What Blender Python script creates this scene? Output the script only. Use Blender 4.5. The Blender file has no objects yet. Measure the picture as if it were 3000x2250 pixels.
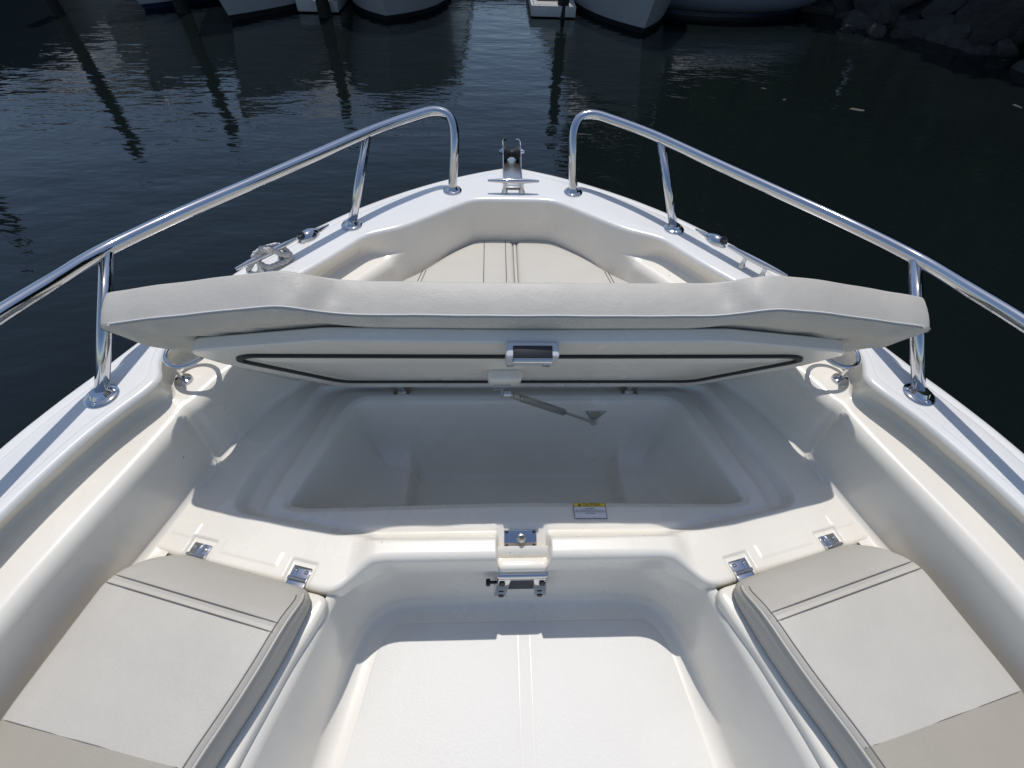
import bpy, bmesh, math, random
import numpy as np
from mathutils import Vector, Matrix
random.seed(7); np.random.seed(7)
R = math.radians
S = bpy.context.scene
COL = S.collection

# ------------------------------------------------------------ camera
CAMP = Vector((-.074, 0, 1.6))
th, yaw, roll = R(50), R(3.5465), R(2.6504)
Fv = Vector((math.sin(yaw)*math.cos(th), math.cos(yaw)*math.cos(th), -math.sin(th)))
Rt = Vector((math.cos(yaw), -math.sin(yaw), 0)); Uv = Rt.cross(Fv)
cr, sr = math.cos(roll), math.sin(roll)
Rt, Uv = cr*Rt+sr*Uv, -sr*Rt+cr*Uv
cd = bpy.data.cameras.new('camera'); cam = bpy.data.objects.new('camera', cd); COL.objects.link(cam)
cd.sensor_width = 36; cd.lens = 1387/3000*36; cd.clip_start = .01; cd.clip_end = 2000
m = Matrix((Rt, Uv, -Fv)).transposed().to_4x4(); m.translation = CAMP
cam.matrix_world = m
S.camera = cam

# ------------------------------------------------------------ sky and sun
SUN_EL, SUN_AZ = 74, 0            # the sun stands dead ahead of the bow (+Y), high
w = bpy.data.worlds.new('World'); S.world = w; w.use_nodes = True
nt = w.node_tree; bg = nt.nodes['Background']
sky = nt.nodes.new('ShaderNodeTexSky'); sky.sky_type = 'NISHITA'; sky.sun_disc = False
sky.sun_elevation = R(SUN_EL); sky.sun_rotation = R(SUN_AZ)
sky.air_density = 1.0; sky.dust_density = .8; sky.ozone_density = 1.6
nt.links.new(sky.outputs[0], bg.inputs[0]); bg.inputs[1].default_value = .14
ld = bpy.data.lights.new('sun', 'SUN'); ld.energy = 3.3; ld.angle = R(.53); ld.color = (1, .97, .925)
sun = bpy.data.objects.new('sun', ld); COL.objects.link(sun)
e, a = R(SUN_EL), R(SUN_AZ)
sd = Vector((math.sin(a)*math.cos(e), math.cos(a)*math.cos(e), math.sin(e)))
sun.rotation_euler = sd.to_track_quat('Z', 'Y').to_euler(); sun.location = sd*40
vs = S.view_settings; vs.view_transform = 'Standard'; vs.look = 'None'; vs.gamma = 1; vs.exposure = -.27; vs.use_curve_mapping = False
S.cycles.max_bounces = 12; S.cycles.diffuse_bounces = 12; S.cycles.glossy_bounces = 6

# ------------------------------------------------------------ materials
def node(nt, t, **kw):
    n = nt.nodes.new(t)
    for k, v in kw.items():
        if k in n.inputs: n.inputs[k].default_value = v
        else: setattr(n, k, v)
    return n
def mat(name, col, rough=.5, metal=0, var=.0, vscale=4, bump=None, coat=0, spec=.5, spots=0):
    """col: base colour; var: strength of a slow colour drift; bump: list of (kind, scale, strength, distance)"""
    M = bpy.data.materials.new(name); M.use_nodes = True; nt = M.node_tree; L = nt.links
    b = nt.nodes['Principled BSDF']
    b.inputs['Base Color'].default_value = (*col, 1); b.inputs['Roughness'].default_value = rough
    b.inputs['Metallic'].default_value = metal; b.inputs['Specular IOR Level'].default_value = spec
    b.inputs['Coat Weight'].default_value = coat; b.inputs['Coat Roughness'].default_value = .08
    tc = nt.nodes.new('ShaderNodeTexCoord')
    if var:
        n = node(nt, 'ShaderNodeTexNoise', Scale=vscale, Detail=5.0, Roughness=.6); L.new(tc.outputs['Object'], n.inputs['Vector'])
        r = nt.nodes.new('ShaderNodeValToRGB')
        r.color_ramp.elements[0].position = .3; r.color_ramp.elements[1].position = .72
        r.color_ramp.elements[0].color = (*[c*(1-var) for c in col], 1); r.color_ramp.elements[1].color = (*[min(1, c*(1+var*.5)) for c in col], 1)
        L.new(n.outputs[0], r.inputs[0]); out = r.outputs[0]
        if spots:
            v = node(nt, 'ShaderNodeTexVoronoi', Scale=float(spots)); L.new(tc.outputs['Object'], v.inputs['Vector'])
            lt = node(nt, 'ShaderNodeMath', operation='LESS_THAN'); L.new(v.outputs['Distance'], lt.inputs[0]); lt.inputs[1].default_value = .022
            mx = nt.nodes.new('ShaderNodeMix'); mx.data_type = 'RGBA'
            L.new(lt.outputs[0], mx.inputs['Factor']); L.new(out, mx.inputs['A']); mx.inputs['B'].default_value = (*[c*.35 for c in col], 1)
            out = mx.outputs['Result']
        L.new(out, b.inputs['Base Color'])
        mr = node(nt, 'ShaderNodeMapRange'); L.new(n.outputs[0], mr.inputs[0])
        mr.inputs['To Min'].default_value = rough*.8; mr.inputs['To Max'].default_value = rough*1.25
        L.new(mr.outputs[0], b.inputs['Roughness'])
    prev = None
    for kind, sc, st, di in (bump or []):
        if kind == 'noise': t = node(nt, 'ShaderNodeTexNoise', Scale=float(sc), Detail=4.0)
        elif kind == 'vor': t = node(nt, 'ShaderNodeTexVoronoi', Scale=float(sc))
        else: t = node(nt, 'ShaderNodeTexWave', Scale=float(sc))
        L.new(tc.outputs['Object'], t.inputs['Vector'])
        bp = node(nt, 'ShaderNodeBump', Strength=st, Distance=di); L.new(t.outputs['Fac' if kind != 'vor' else 'Distance'], bp.inputs['Height'])
        if prev: L.new(prev.outputs[0], bp.inputs['Normal'])
        prev = bp
    if prev: L.new(prev.outputs[0], b.inputs['Normal'])
    return M
GEL = (.83, .785, .70)
M = {
 'gel': mat('gelcoat', GEL, .26, var=.08, vscale=2.5, coat=.3, bump=[('noise', 9, .06, .006)], spots=9),
 'gelsky': mat('gelcoat_sky_tint', (.78, .765, .735), .2, var=.04, vscale=3, coat=.5, bump=[('noise', 7, .06, .005)]),  # cooler copy of the same gelcoat, with the sky's tint in its colour
 'nonskid': mat('nonskid_gelcoat', (.74, .715, .67), .5, var=.05, vscale=5, bump=[('vor', 170, .14, .002)], spots=11),
 'floorsmooth': mat('floor_gelcoat', (.73, .705, .66), .5, var=.05, vscale=5),
 'tan': mat('tan_vinyl', (.37, .335, .275), .5, var=.05, vscale=6, bump=[('noise', 260, .18, .002), ('noise', 14, .1, .01)]),
 'nonskidw': mat('nonskid_deck', (.73, .72, .70), .5, var=.06, vscale=6, bump=[('vor', 200, .22, .002)]),
 'vinyl': mat('light_vinyl', (.515, .485, .43), .5, var=.05, vscale=6, bump=[('noise', 260, .22, .002), ('noise', 11, .28, .012)]),
 'beige': mat('beige_vinyl', (.465, .44, .395), .5, var=.04, vscale=6, bump=[('noise', 260, .18, .002), ('noise', 14, .1, .01)]),
 'cream': mat('cream_vinyl', (.56, .53, .47), .5, var=.04, vscale=6, bump=[('noise', 240, .18, .002), ('noise', 10, .15, .01)]),
 'thread': mat('grey_thread', (.16, .155, .15), .8),
 'threadw': mat('white_thread', (.75, .74, .72), .7),
 'meshf': mat('mesh_fabric', (.62, .59, .52), .75, var=.08, vscale=20, bump=[('vor', 420, .5, .002)]),
 'chrome': mat('polished_stainless', (.62, .625, .64), .06, 1),
 'steel': mat('brushed_stainless', (.55, .54, .52), .28, 1, bump=[('noise', 200, .1, .002)]),
 'black': mat('black_rubber', (.012, .012, .013), .5),
 'plastic': mat('white_plastic', (.62, .63, .66), .3, var=.03),
 'dark': mat('dark_metal', (.04, .04, .045), .4, .6),
 'labelw': mat('label_white', (.75, .75, .76), .35),
 'labely': mat('label_yellow', (.80, .56, .05), .35),
 'ink': mat('label_ink', (.015, .015, .018), .5),
 'rope': mat('white_rope', (.66, .64, .60), .8, var=.15, vscale=60, bump=[('noise', 500, .6, .002)]),
}

# ------------------------------------------------------------ mesh helpers
def link(name, me, parent=None, loc=None):
    o = bpy.data.objects.new(name, me); COL.objects.link(o)
    if parent: o.parent = parent
    if loc is not None: o.location = loc
    return o
def obj(name, V, F, m, parent=None, smooth=True, sharp=40):
    me = bpy.data.meshes.new(name); me.from_pydata([tuple(map(float, v)) for v in V], [], F)
    me.validate(); me.update()
    bm = bmesh.new(); bm.from_mesh(me); bmesh.ops.remove_doubles(bm, verts=bm.verts, dist=1e-6)
    bmesh.ops.recalc_face_normals(bm, faces=bm.faces); bm.to_mesh(me); bm.free()
    if isinstance(m, str): m = M[m]
    me.materials.append(m)
    if smooth:
        me.shade_smooth()
        if sharp: me.set_sharp_from_angle(angle=R(sharp))
    return link(name, me, parent)
def empty(name, loc=(0, 0, 0), parent=None):
    o = bpy.data.objects.new(name, None); COL.objects.link(o); o.location = loc; o.empty_display_size = .1
    if parent: o.parent = parent
    return o
def tag(o, label=None, cat=None, group=None, kind=None):
    if label: o['label'] = label
    if cat: o['category'] = cat
    if group: o['group'] = group
    if kind: o['kind'] = kind
    return o
class MB:
    def __init__(s): s.V = []; s.F = []
    def add(s, V, F):
        n = len(s.V); s.V += [tuple(map(float, v)) for v in V]; s.F += [tuple(i+n for i in f) for f in F]; return s
    def grid(s, rows, closed=False):
        nu = len(rows[0]); V = [p for r in rows for p in r]; F = []
        for i in range(len(rows)-1):
            for j in range(nu if closed else nu-1):
                k = (j+1) % nu
                F.append((i*nu+j, i*nu+k, (i+1)*nu+k, (i+1)*nu+j))
        return s.add(V, F)
    def box(s, c, d, rot=None, bev=0):
        bm = bmesh.new(); bmesh.ops.create_cube(bm, size=1)
        for v in bm.verts: v.co = Vector((v.co.x*d[0], v.co.y*d[1], v.co.z*d[2]))
        if bev: bmesh.ops.bevel(bm, geom=bm.edges[:], offset=bev, segments=3, affect='EDGES', profile=.5)
        if rot is not None: bmesh.ops.transform(bm, matrix=rot.to_4x4(), verts=bm.verts)
        bm.verts.index_update()
        s.add([v.co+Vector(c) for v in bm.verts], [[v.index for v in f.verts] for f in bm.faces]); bm.free(); return s
    def tube(s, pts, r, n=14, cap=True, closed=False):
        pts = [Vector(p) for p in pts]; rows = []; N = len(pts)
        rr = r if hasattr(r, '__len__') else [r]*N
        T = []
        for i in range(N):
            if closed: t = pts[(i+1) % N]-pts[i-1]
            else: t = pts[min(i+1, N-1)]-pts[max(i-1, 0)]
            T.append(t.normalized())
        u = T[0].orthogonal().normalized()
        for i in range(N):
            u = (u-T[i]*u.dot(T[i])).normalized(); v = T[i].cross(u)
            rows.append([pts[i]+(u*math.cos(2*math.pi*k/n)+v*math.sin(2*math.pi*k/n))*rr[i] for k in range(n)])
        if closed: rows.append(rows[0])
        s.grid(rows, True)
        if cap and not closed:
            for rw in (rows[0], rows[-1]): s.add(rw, [tuple(range(n))])
        return s
    def lathe(s, prof, c=(0, 0, 0), axis=(0, 0, 1), n=20):
        q = Vector(axis).to_track_quat('Z', 'Y'); c = Vector(c)
        rows = [[c+q @ Vector((r*math.cos(2*math.pi*k/n), r*math.sin(2*math.pi*k/n), z)) for k in range(n)] for r, z in prof]
        s.grid(rows, True)
        for rw in (rows[0], rows[-1]): s.add(rw, [tuple(range(n))])
        return s
    def build(s, name, m, parent=None, smooth=True, sharp=40): return obj(name, s.V, s.F, m, parent, smooth, sharp)

def chaikin(P, it=3, closed=False):
    P = [np.array(p, float) for p in P]
    for _ in range(it):
        Q = [] if closed else [P[0]]
        for i in range(len(P) if closed else len(P)-1):
            a, b = P[i], P[(i+1) % len(P)]
            Q += [.75*a+.25*b, .25*a+.75*b]
        if not closed: Q.append(P[-1])
        P = Q
    return P
def catmull(P, n=8):
    P = [Vector(p) for p in P]; out = []
    for i in range(len(P)-1):
        p0, p1, p2, p3 = P[max(i-1, 0)], P[i], P[i+1], P[min(i+2, len(P)-1)]
        for k in range(n):
            t = k/n
            out.append(.5*((2*p1)+(p2-p0)*t+(2*p0-5*p1+4*p2-p3)*t*t+(3*p1-p0-3*p2+p3)*t**3))
    return out+[P[-1]]
def rounded(poly, r, n=5):
    """closed polygon with each corner rounded by about r"""
    out = []; N = len(poly); P = [np.array(p, float) for p in poly]
    for i in range(N):
        a, b, c = P[i-1], P[i], P[(i+1) % N]
        la, lc = np.linalg.norm(a-b), np.linalg.norm(c-b)
        d = min(r, la*.45, lc*.45); p, q = b+(a-b)/la*d, b+(c-b)/lc*d
        for k in range(n+1):
            t = k/n; out.append((1-t)**2*p+2*t*(1-t)*b+t*t*q)
    return out
def resample(P, step, closed=True):
    out = []
    N = len(P)
    for i in range(N if closed else N-1):
        a, b = np.array(P[i]), np.array(P[(i+1) % N]); L = np.linalg.norm(b-a); n = max(1, int(round(L/step)))
        out += [a+(b-a)*k/n for k in range(n)]
    if not closed: out.append(np.array(P[-1]))
    return out
def normals2(loop):
    A = np.array(loop); t = np.roll(A, -1, 0)-np.roll(A, 1, 0); n = np.stack([-t[:, 1], t[:, 0]], 1); n /= np.linalg.norm(n, axis=1)[:, None]+1e-12
    area = .5*np.sum(A[:, 0]*np.roll(A[:, 1], -1)-np.roll(A[:, 0], -1)*A[:, 1])
    return n if area > 0 else -n          # points inwards
def pad_rows(loop, prof, inner=(.25, .5, .75), crown=0, zf=None):
    """loops of a padded slab: prof = [(inset, height)...]; last one shrinks to the middle"""
    A = np.array(loop); N = normals2(A); rows = []
    for ins, h in prof: rows.append([(p[0], p[1], h) for p in A+N*ins])
    top = A+N*prof[-1][0]; c = top.mean(0); h = prof[-1][1]
    for k in inner: rows.append([(p[0], p[1], h+crown*(1-(1-k)**2)) for p in top+(c-top)*k])
    mid = (c[0], c[1], h+crown)
    return rows, mid
def pad(name, loop, prof, m, parent, fmap=None, crown=0, inner=(.25, .5, .75), bottom=True, sharp=50):
    rows, mid = pad_rows(loop, prof, inner, crown); n = len(loop)
    mb = MB(); mb.grid(rows, True); k = len(mb.V)
    base = (len(rows)-1)*n; mb.V.append(mid); mb.F += [(base+j, base+(j+1) % n, k) for j in range(n)]
    if bottom:
        c0 = np.array(rows[0]).mean(0); mb.V.append(tuple(c0)); mb.F += [(j, (j+1) % n, k+1) for j in range(n)]
    if fmap: mb.V = [fmap(*v) for v in mb.V]
    return mb.build(name, m, parent, True, sharp)
def sdist(X, Y, poly):
    """signed distance (inside positive) of grid points to a closed polygon"""
    P = np.array(poly); d = np.full(X.shape, 1e9); ins = np.zeros(X.shape, bool)
    for i in range(len(P)):
        a, b = P[i], P[(i+1) % len(P)]; e = b-a
        t = np.clip(((X-a[0])*e[0]+(Y-a[1])*e[1])/(e@e+1e-12), 0, 1)
        d = np.minimum(d, np.hypot(X-a[0]-t*e[0], Y-a[1]-t*e[1]))
        c = ((a[1] > Y) != (b[1] > Y)) & (X < (b[0]-a[0])*(Y-a[1])/(b[1]-a[1]+1e-12)+a[0]); ins ^= c
    return np.where(ins, d, -d)
def sstep(x, a, b):
    t = np.clip((x-a)/(b-a), 0, 1); return t*t*(3-2*t)
def screw(parent, c, r=.006, axis=(0, 0, 1), m='chrome', name='screw'):
    return MB().lathe([(r, 0), (r*.95, r*.35), (r*.6, r*.6), (r*.1, r*.7)], c, axis, 12).build(name, m, parent)

# ============================================================ the water
WZ = -.22
def water_material():
    Mw = bpy.data.materials.new('harbour_water'); Mw.use_nodes = True; nt = Mw.node_tree; L = nt.links
    b = nt.nodes['Principled BSDF']
    b.inputs['Base Color'].default_value = (.005, .008, .008, 1); b.inputs['Roughness'].default_value = .02
    b.inputs['IOR'].default_value = 1.333
    tc = nt.nodes.new('ShaderNodeTexCoord'); prev = None
    for sc, sx, sy, rz, st, di in ((.7, .6, 1.4, 8, .4, .05), (3.6, .6, 1.3, -12, .5, .018), (13, .5, 1.4, 15, .5, .0045), (40, .6, 1.2, -5, .2, .0010)):
        mp = nt.nodes.new('ShaderNodeMapping'); mp.inputs['Scale'].default_value = (sx, sy, 1); mp.inputs['Rotation'].default_value = (0, 0, R(rz))
        L.new(tc.outputs['Object'], mp.inputs[0])
        n = node(nt, 'ShaderNodeTexNoise', Scale=float(sc), Detail=2.0, Roughness=.5); L.new(mp.outputs[0], n.inputs['Vector'])
        bp = node(nt, 'ShaderNodeBump', Strength=st, Distance=di); L.new(n.outputs[0], bp.inputs['Height'])
        if prev: L.new(prev.outputs[0], bp.inputs['Normal'])
        prev = bp
    L.new(prev.outputs[0], b.inputs['Normal'])
    return Mw
o = obj('water', [(-400, -400, WZ), (400, -400, WZ), (400, 400, WZ), (-400, 400, WZ)], [(0, 1, 2, 3)], water_material(), None, False)
tag(o, 'dark blue rippled harbour water around the bow', 'water', kind='structure')

# ============================================================ the boat
ZG, ZL, ZD = .72, .64, .45
boat = empty('motor_boat', (0, 0, 0))
tag(boat, 'cream white open motor boat seen from on board, its bow locker open', 'boat')

# cross sections from the stem to aft: O outer edge, I inner edge of the gunwale, C foot of the coaming, L edge of the ledge, W foot of the side
ST = [((0, 1.872), (0, 1.607), (0, 1.606), (0, 1.603), (0, 1.575)),
 ((.10, 1.835), (.12, 1.607), (.118, 1.606), (.116, 1.602), (.11, 1.575)),
 ((.21, 1.785), (.165, 1.592), (.162, 1.591), (.158, 1.587), (.148, 1.56)),
 ((.31, 1.728), (.26, 1.515), (.258, 1.514), (.252, 1.507), (.235, 1.478)),
 ((.43, 1.645), (.37, 1.425), (.372, 1.424), (.345, 1.40), (.32, 1.372)),
 ((.52, 1.57), (.43, 1.398), (.428, 1.397), (.385, 1.37), (.355, 1.335)),
 ((.58, 1.515), (.487, 1.372), (.495, 1.38), (.42, 1.34), (.385, 1.30)),
 ((.64, 1.45), (.525, 1.32), (.545, 1.33), (.46, 1.29), (.42, 1.26)),
 ((.74, 1.335), (.585, 1.235), (.605, 1.245), (.515, 1.21), (.48, 1.18)),
 ((.82, 1.22), (.655, 1.15), (.675, 1.155), (.58, 1.11), (.54, 1.09)),
 ((.90, 1.065), (.765, 1.02), (.785, 1.025), (.67, .985), (.63, .96)),
 ((.95, .965), (.85, .93), (.872, .94), (.735, .905), (.70, .88)),
 ((.985, .89), (.905, .885), (.918, .89), (.775, .845), (.745, .81)),
 ((1.01, .835), (.897, .815), (.912, .82), (.805, .775), (.775, .755)),
 ((1.03, .785), (.868, .762), (.875, .768), (.828, .725), (.795, .70)),
 ((1.055, .735), (.882, .722), (.91, .733), (.838, .69), (.803, .66)),
 ((1.08, .68), (.910, .675), (.948, .685), (.852, .64), (.815, .60)),
 ((1.12, .58), (.955, .59), (.980, .61), (.885, .535), (.84, .53)),
 ((1.17, .40), (1.017, .41), (1.068, .40), (.932, .39), (.88, .40)),
 ((1.205, .25), (1.05, .25), (1.105, .25), (.970, .25), (.92, .25)),
 ((1.24, 0), (1.09, 0), (1.14, 0), (1.01, 0), (.97, 0)),
 ((1.28, -.7), (1.13, -.7), (1.15, -.7), (1.03, -.7), (1.01, -.7))]
ST = chaikin([np.array(s).ravel() for s in ST], 3)
st = [s.reshape(5, 2).copy() for s in ST]
for s in st:
    k = float(np.interp(s[3][1], [.9, 1.2], [.2, .55])); s[4] = s[3]+(s[4]-s[3])*k
def full(fn):
    """row of points from left aft round the bow to right aft"""
    r = [fn(s) for s in st]
    return [(-p[0], p[1], p[2]) for p in r[:0:-1]]+r
def lerp_in(a, b, d):
    v = b-a; return a+v/(np.linalg.norm(v)+1e-9)*d
def p3(q, z): return (q[0], q[1], z)
rows = [full(lambda s: p3(lerp_in(s[0], s[1], i), z)) for i, z in
        ((.010, .63), (-.002, .655), (-.001, .695), (.003, .708), (.010, .7145), (.026, .7155), (.031, .7125), (.035, .7125), (.040, .7175), (.048, .7195), (.07, .72))]
rows += [full(lambda s, k=k: p3(s[0]+(s[1]-s[0])*k, ZG)) for k in (.55, .75)]
rows += [full(lambda s: p3(lerp_in(s[1], s[0], i), z)) for i, z in ((.014, .7200), (.007, .7185), (.002, .7145), (0, .708))]
MB().grid(rows).build('gunwale', 'gelsky', boat, sharp=60)
# non-skid fields moulded into the side decks
sd_ = [s for s in st if s[0][1] < .93]
for sx in (1, -1):
    rws = [[(sx*(s[0]+(s[1]-s[0])*k)[0], (s[0]+(s[1]-s[0])*k)[1], ZG+dz) for s in sd_] for k, dz in ((.34, .0004), (.355, .0012), (.5, .0014), (.68, .0014), (.82, .0012), (.835, .0004))]
    MB().grid(rws).build('nonskid_strip', 'nonskidw', boat, sharp=0)
# hull skin below the gunwale
hr = []
for z, k in ((.645, .014), (.4, .03), (.1, .09), (-.15, .2), (-.35, .35)):
    hr.append(full(lambda s: p3(s[0]*(1-k)+np.array([0, -.25*k]), z)))
MB().grid(hr).build('hull', 'gelsky', boat)
# liner: coaming, ledge, side
def prof_liner(s):
    Iq, C, L_, W = s[1], s[2], s[3], s[4]
    zl = float(np.interp(C[1], [.78, 1.15], [.640, .636]))
    out = [p3(Iq, .708), p3(Iq*.6+C*.4, zl*.35+.7*.65), p3(C, zl+.022), p3(C, zl+.012)]
    wl = np.linalg.norm(L_-C); f = min(.012, wl*.3)
    out += [p3(lerp_in(C, L_, f*.4), zl+.0035), p3(lerp_in(C, L_, f), zl+.001), p3(C*.5+L_*.5, zl-.001)]
    g = min(.034, wl*.45)
    for k in range(7):
        a = R(90*k/6); out.append(p3(lerp_in(L_, C, g*(1-math.sin(a))), zl-.002-g*(1-math.cos(a))))
    out += [p3(L_*.6+W*.4, .56), p3(L_*.2+W*.8, .49), p3(L_*.04+W*.96, .468)]
    v = (L_-C)/(wl+1e-9)
    out += [p3(W+v*.006, .455), p3(W+v*.02, .448), p3(W+v*.05, .446)]
    f = float(sstep(wl, .035, .085))
    if f < 1:
        for i, q in enumerate(out[1:-3], 1):
            t = (.708-q[2])/(.708-.455); t = max(0, min(1, t)); sq = Iq*(1-t)+W*t
            out[i] = (q[0]*f+sq[0]*(1-f), q[1]*f+sq[1]*(1-f), q[2])
    return out
pr = [prof_liner(s) for s in st]
rows = []
for i in range(len(pr[0])):
    r = [q[i] for q in pr]; rows.append([(-p[0], p[1], p[2]) for p in r[:0:-1]]+r)
MB().grid(rows).build('cockpit_side_liner', 'gel', boat, sharp=70)

# locker surround as one moulding: lid seat, gutters, tub, lip, hinge pads, rounded aft nose
def yb(x):
    x = abs(x)
    xs = [0, .34, .375, .395, .41, .43, .445, .47, .87, 1.0]; ys = [.424, .424, .418, .405, .385, .36, .352, .356, .455, .487]
    return np.interp(x, xs, ys)
xs = np.arange(-.936, .9361, .003)
ybs = np.array([yb(x) for x in xs])
for _ in range(2): ybs = np.convolve(np.pad(ybs, 5, mode='edge'), np.ones(11)/11, 'valid')
tg = np.concatenate([np.arange(0, .16, .003), np.arange(.16, .62, .0045)])
Tt, Xx = np.meshgrid(tg, xs, indexing='ij'); Yy = ybs[None, :]+Tt
Lidseat = rounded([(-.40, .470), (.40, .470), (.745, .545), (.715, .70), (.60, .985), (-.60, .985), (-.715, .70), (-.745, .545)], .05)
Tub = rounded([(-.57, .556), (0, .566), (.57, .556), (.617, .566), (.50, .915), (-.50, .915), (-.617, .566)], .05)
Trim = rounded([(-.42, .49), (.42, .49), (.67, .545), (.665, .60), (.555, .955), (-.555, .955), (-.665, .60), (-.67, .545)], .04)
ds = sdist(Xx, Yy, Lidseat); dt = sdist(Xx, Yy, Tub); dr = sdist(Xx, Yy, Trim)
Z = np.full(Xx.shape, ZD)
Z -= .030*sstep(ds, -.006, .022)                     # recess the lid closes into
Z += .016*sstep(dr, -.018, .016)                     # raised rim round the tub
lipw = 1-sstep(np.abs(Xx), .355, .42)
latch = (1-sstep(np.abs(Xx), .060, .067))
lipz = sstep(ds, .004, -.022)*lipw                   # lip along the well
Z += .025*lipz
# tub
depth = np.where(dt > 0, 1-(1-np.clip(dt/.115, 0, 1))**1.8, 0)
bed = .28-.075*sstep(np.abs(Xx), .325, .352)*sstep(Yy, .9, .82)+.02*sstep(Yy, .6, .85)
edge = .008*sstep(dt, -.014, .0)
Z = Z-edge-depth*bed*sstep(dt, -.001, .012)
# latch recess in the lip
Zl = .400+.62*np.clip(Yy-.448, 0, .075)
recess = latch*(1-sstep(Yy, .512, .520))
Z = Z*(1-recess)+np.minimum(Z, Zl)*recess
# hinge pads: small square recesses, and shallow raised non-skid fields on the strips
for sx in (-1, 1):
    for hx, hy in ((.783, .437), (.530, .378)):
        c, s_ = math.cos(.245), math.sin(.245)
        lx = (Xx*sx-hx)*c+(Yy-hy)*s_; ly = -(Xx*sx-hx)*s_+(Yy-hy)*c
        q = (1-sstep(np.abs(lx), .029, .034))*(1-sstep(ly, .034, .040))*sstep(ly, -.05, -.045)
        Z -= .006*q
    for hx, hy, lw, lh in ((.655, .437, .075, .018), (.83, .50, .03, .02)):
        lx = (Xx*sx-hx)*c+(Yy-hy)*s_; ly = -(Xx*sx-hx)*s_+(Yy-hy)*c
        Z += .0018*(1-sstep(np.abs(lx), lw-.004, lw+.002))*(1-sstep(np.abs(ly), lh-.004, lh+.002))
top0 = Z[0].copy()
nosr = np.where(np.abs(xs) < .40, .020, .012)
nosr = np.convolve(np.pad(nosr, 5, mode='edge'), np.ones(11)/11, 'valid')
# rounded nose rows ahead of the first heightfield row
ysm = np.convolve(np.pad(ybs, 10, mode='edge'), np.ones(21)/21, 'valid'); tx = np.gradient(xs); ty = np.gradient(ysm)*.6; ln = np.hypot(tx, ty); nx, ny = ty/ln, -tx/ln
nose = []
nz = []
for an in np.linspace(90, 0, 8)[1:]:
    nose.append((np.cos(R(an)), np.sin(R(an))-1))
rows = []
hid = .07
for dx, dz in [(1.0, -1-hid/.02), (1.0, -2.2)]+nose[::-1]:
    rows.append([(xs[i]+nx[i]*nosr[i]*dx, ybs[i]+ny[i]*nosr[i]*dx, top0[i]+dz*nosr[i]) for i in range(len(xs))])
for i in range(len(tg)):
    rows.append([(xs[j], Yy[i, j], Z[i, j]) for j in range(len(xs))])
MB().grid(rows).build('locker_surround', 'gel', boat, sharp=0)
LATCHZ = .408
# seat deck under the bow cushions (closes the space ahead of the locker)
r0 = full(lambda s: p3(s[4], .447)); r0 = [p for p in r0 if p[1] > .95]
n0 = len(r0); V = r0+[(p[0]*.02, .97, .447) for p in r0]
MB().grid([r0, [(p[0]*.5, max(.97, p[1]*.6+.4), .447) for p in r0], [(p[0]*.3, .97, .447) for p in r0]]).build('bow_seat_base', 'gel', boat)

# foot well: wall, fillet and floor
ZF = .112
WELL = chaikin([np.array(p) for p in [
 (0, .432, 0, .415), (.30, .432, .285, .415), (.365, .428, .36, .407), (.405, .402, .41, .378), (.428, .372, .440, .342), (.445, .335, .457, .30), (.462, .27, .470, .24),
 (.485, .2, .482, .18), (.535, .05, .505, .05), (.565, -.06, .525, -.06), (.62, -.3, .56, -.3), (.66, -.7, .60, -.7)]], 3)
def well_row(fn):
    r = [fn(np.array(p[:2]), np.array(p[2:])) for p in WELL]
    return [(-p[0], p[1], p[2]) for p in r[:0:-1]]+r
def inward(b, d):
    c = np.array([0, b[1]-.35*float(sstep(b[1], .05, .38))]); return lerp_in(b, c, d)
rows = [well_row(lambda t, b: p3(inward(t, -.02), .425)), well_row(lambda t, b: p3(inward(t, -.004), .418)), well_row(lambda t, b: p3(t, .40)), well_row(lambda t, b: p3(t*.5+b*.5, .25))]
for k in range(7):
    an = R(90*k/6); r_ = .045
    rows.append(well_row(lambda t, b: p3(inward(b, r_*(1-math.sin(an+math.pi/2))), ZF+r_*(1-math.sin(an)))))
rows.append(well_row(lambda t, b: p3(inward(b, .06), ZF)))
rows.append(well_row(lambda t, b: (b[0]*.5, b[1]-.06*float(sstep(b[1], .1, .4)), ZF)))
rows.append(well_row(lambda t, b: (0, b[1]-.06*float(sstep(b[1], .1, .4)), ZF)))
MB().grid(rows).build('foot_well', 'gel', boat, sharp=0)
# two non-skid floor panels with a smooth groove between them
for sx in (1, -1):
    b = [np.array(p[2:]) for p in WELL]; q = [inward(v, .058) for v in b]
    e0 = [(.018+max(v[0]-.0, 0)*(1-.018/.5), min(v[1], .352)) for v in q]
    rws = []
    for ins, dz in ((0, .0002), (.001, .0006), (.004, .0010)):
        rws.append([(x-ins*(1 if x > .05 else 0), y-ins, ZF+dz) for x, y in e0])
    for f_ in (.75, .5, .25, .0):
        rws.append([(.022+(x-.022)*f_, y-.004, ZF+.0010) for x, y in e0])
    rws.append([(.0195, y-.002, ZF+.0007) for x, y in e0]); rws.append([(.018, y, ZF+.0003) for x, y in e0])
    MB().grid([[(sx*x+.012, y, z) for x, y, z in r] for r in rws]).build('floor_panel', 'nonskid', boat, sharp=60)
sheet_ = MB().add([(-.004, -.7, ZF+.0005), (.028, -.7, ZF+.0005), (.028, .352, ZF+.0005), (-.004, .352, ZF+.0005)], [(0, 1, 2, 3)]).build('centre_strip', 'floorsmooth', boat, False)

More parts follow.
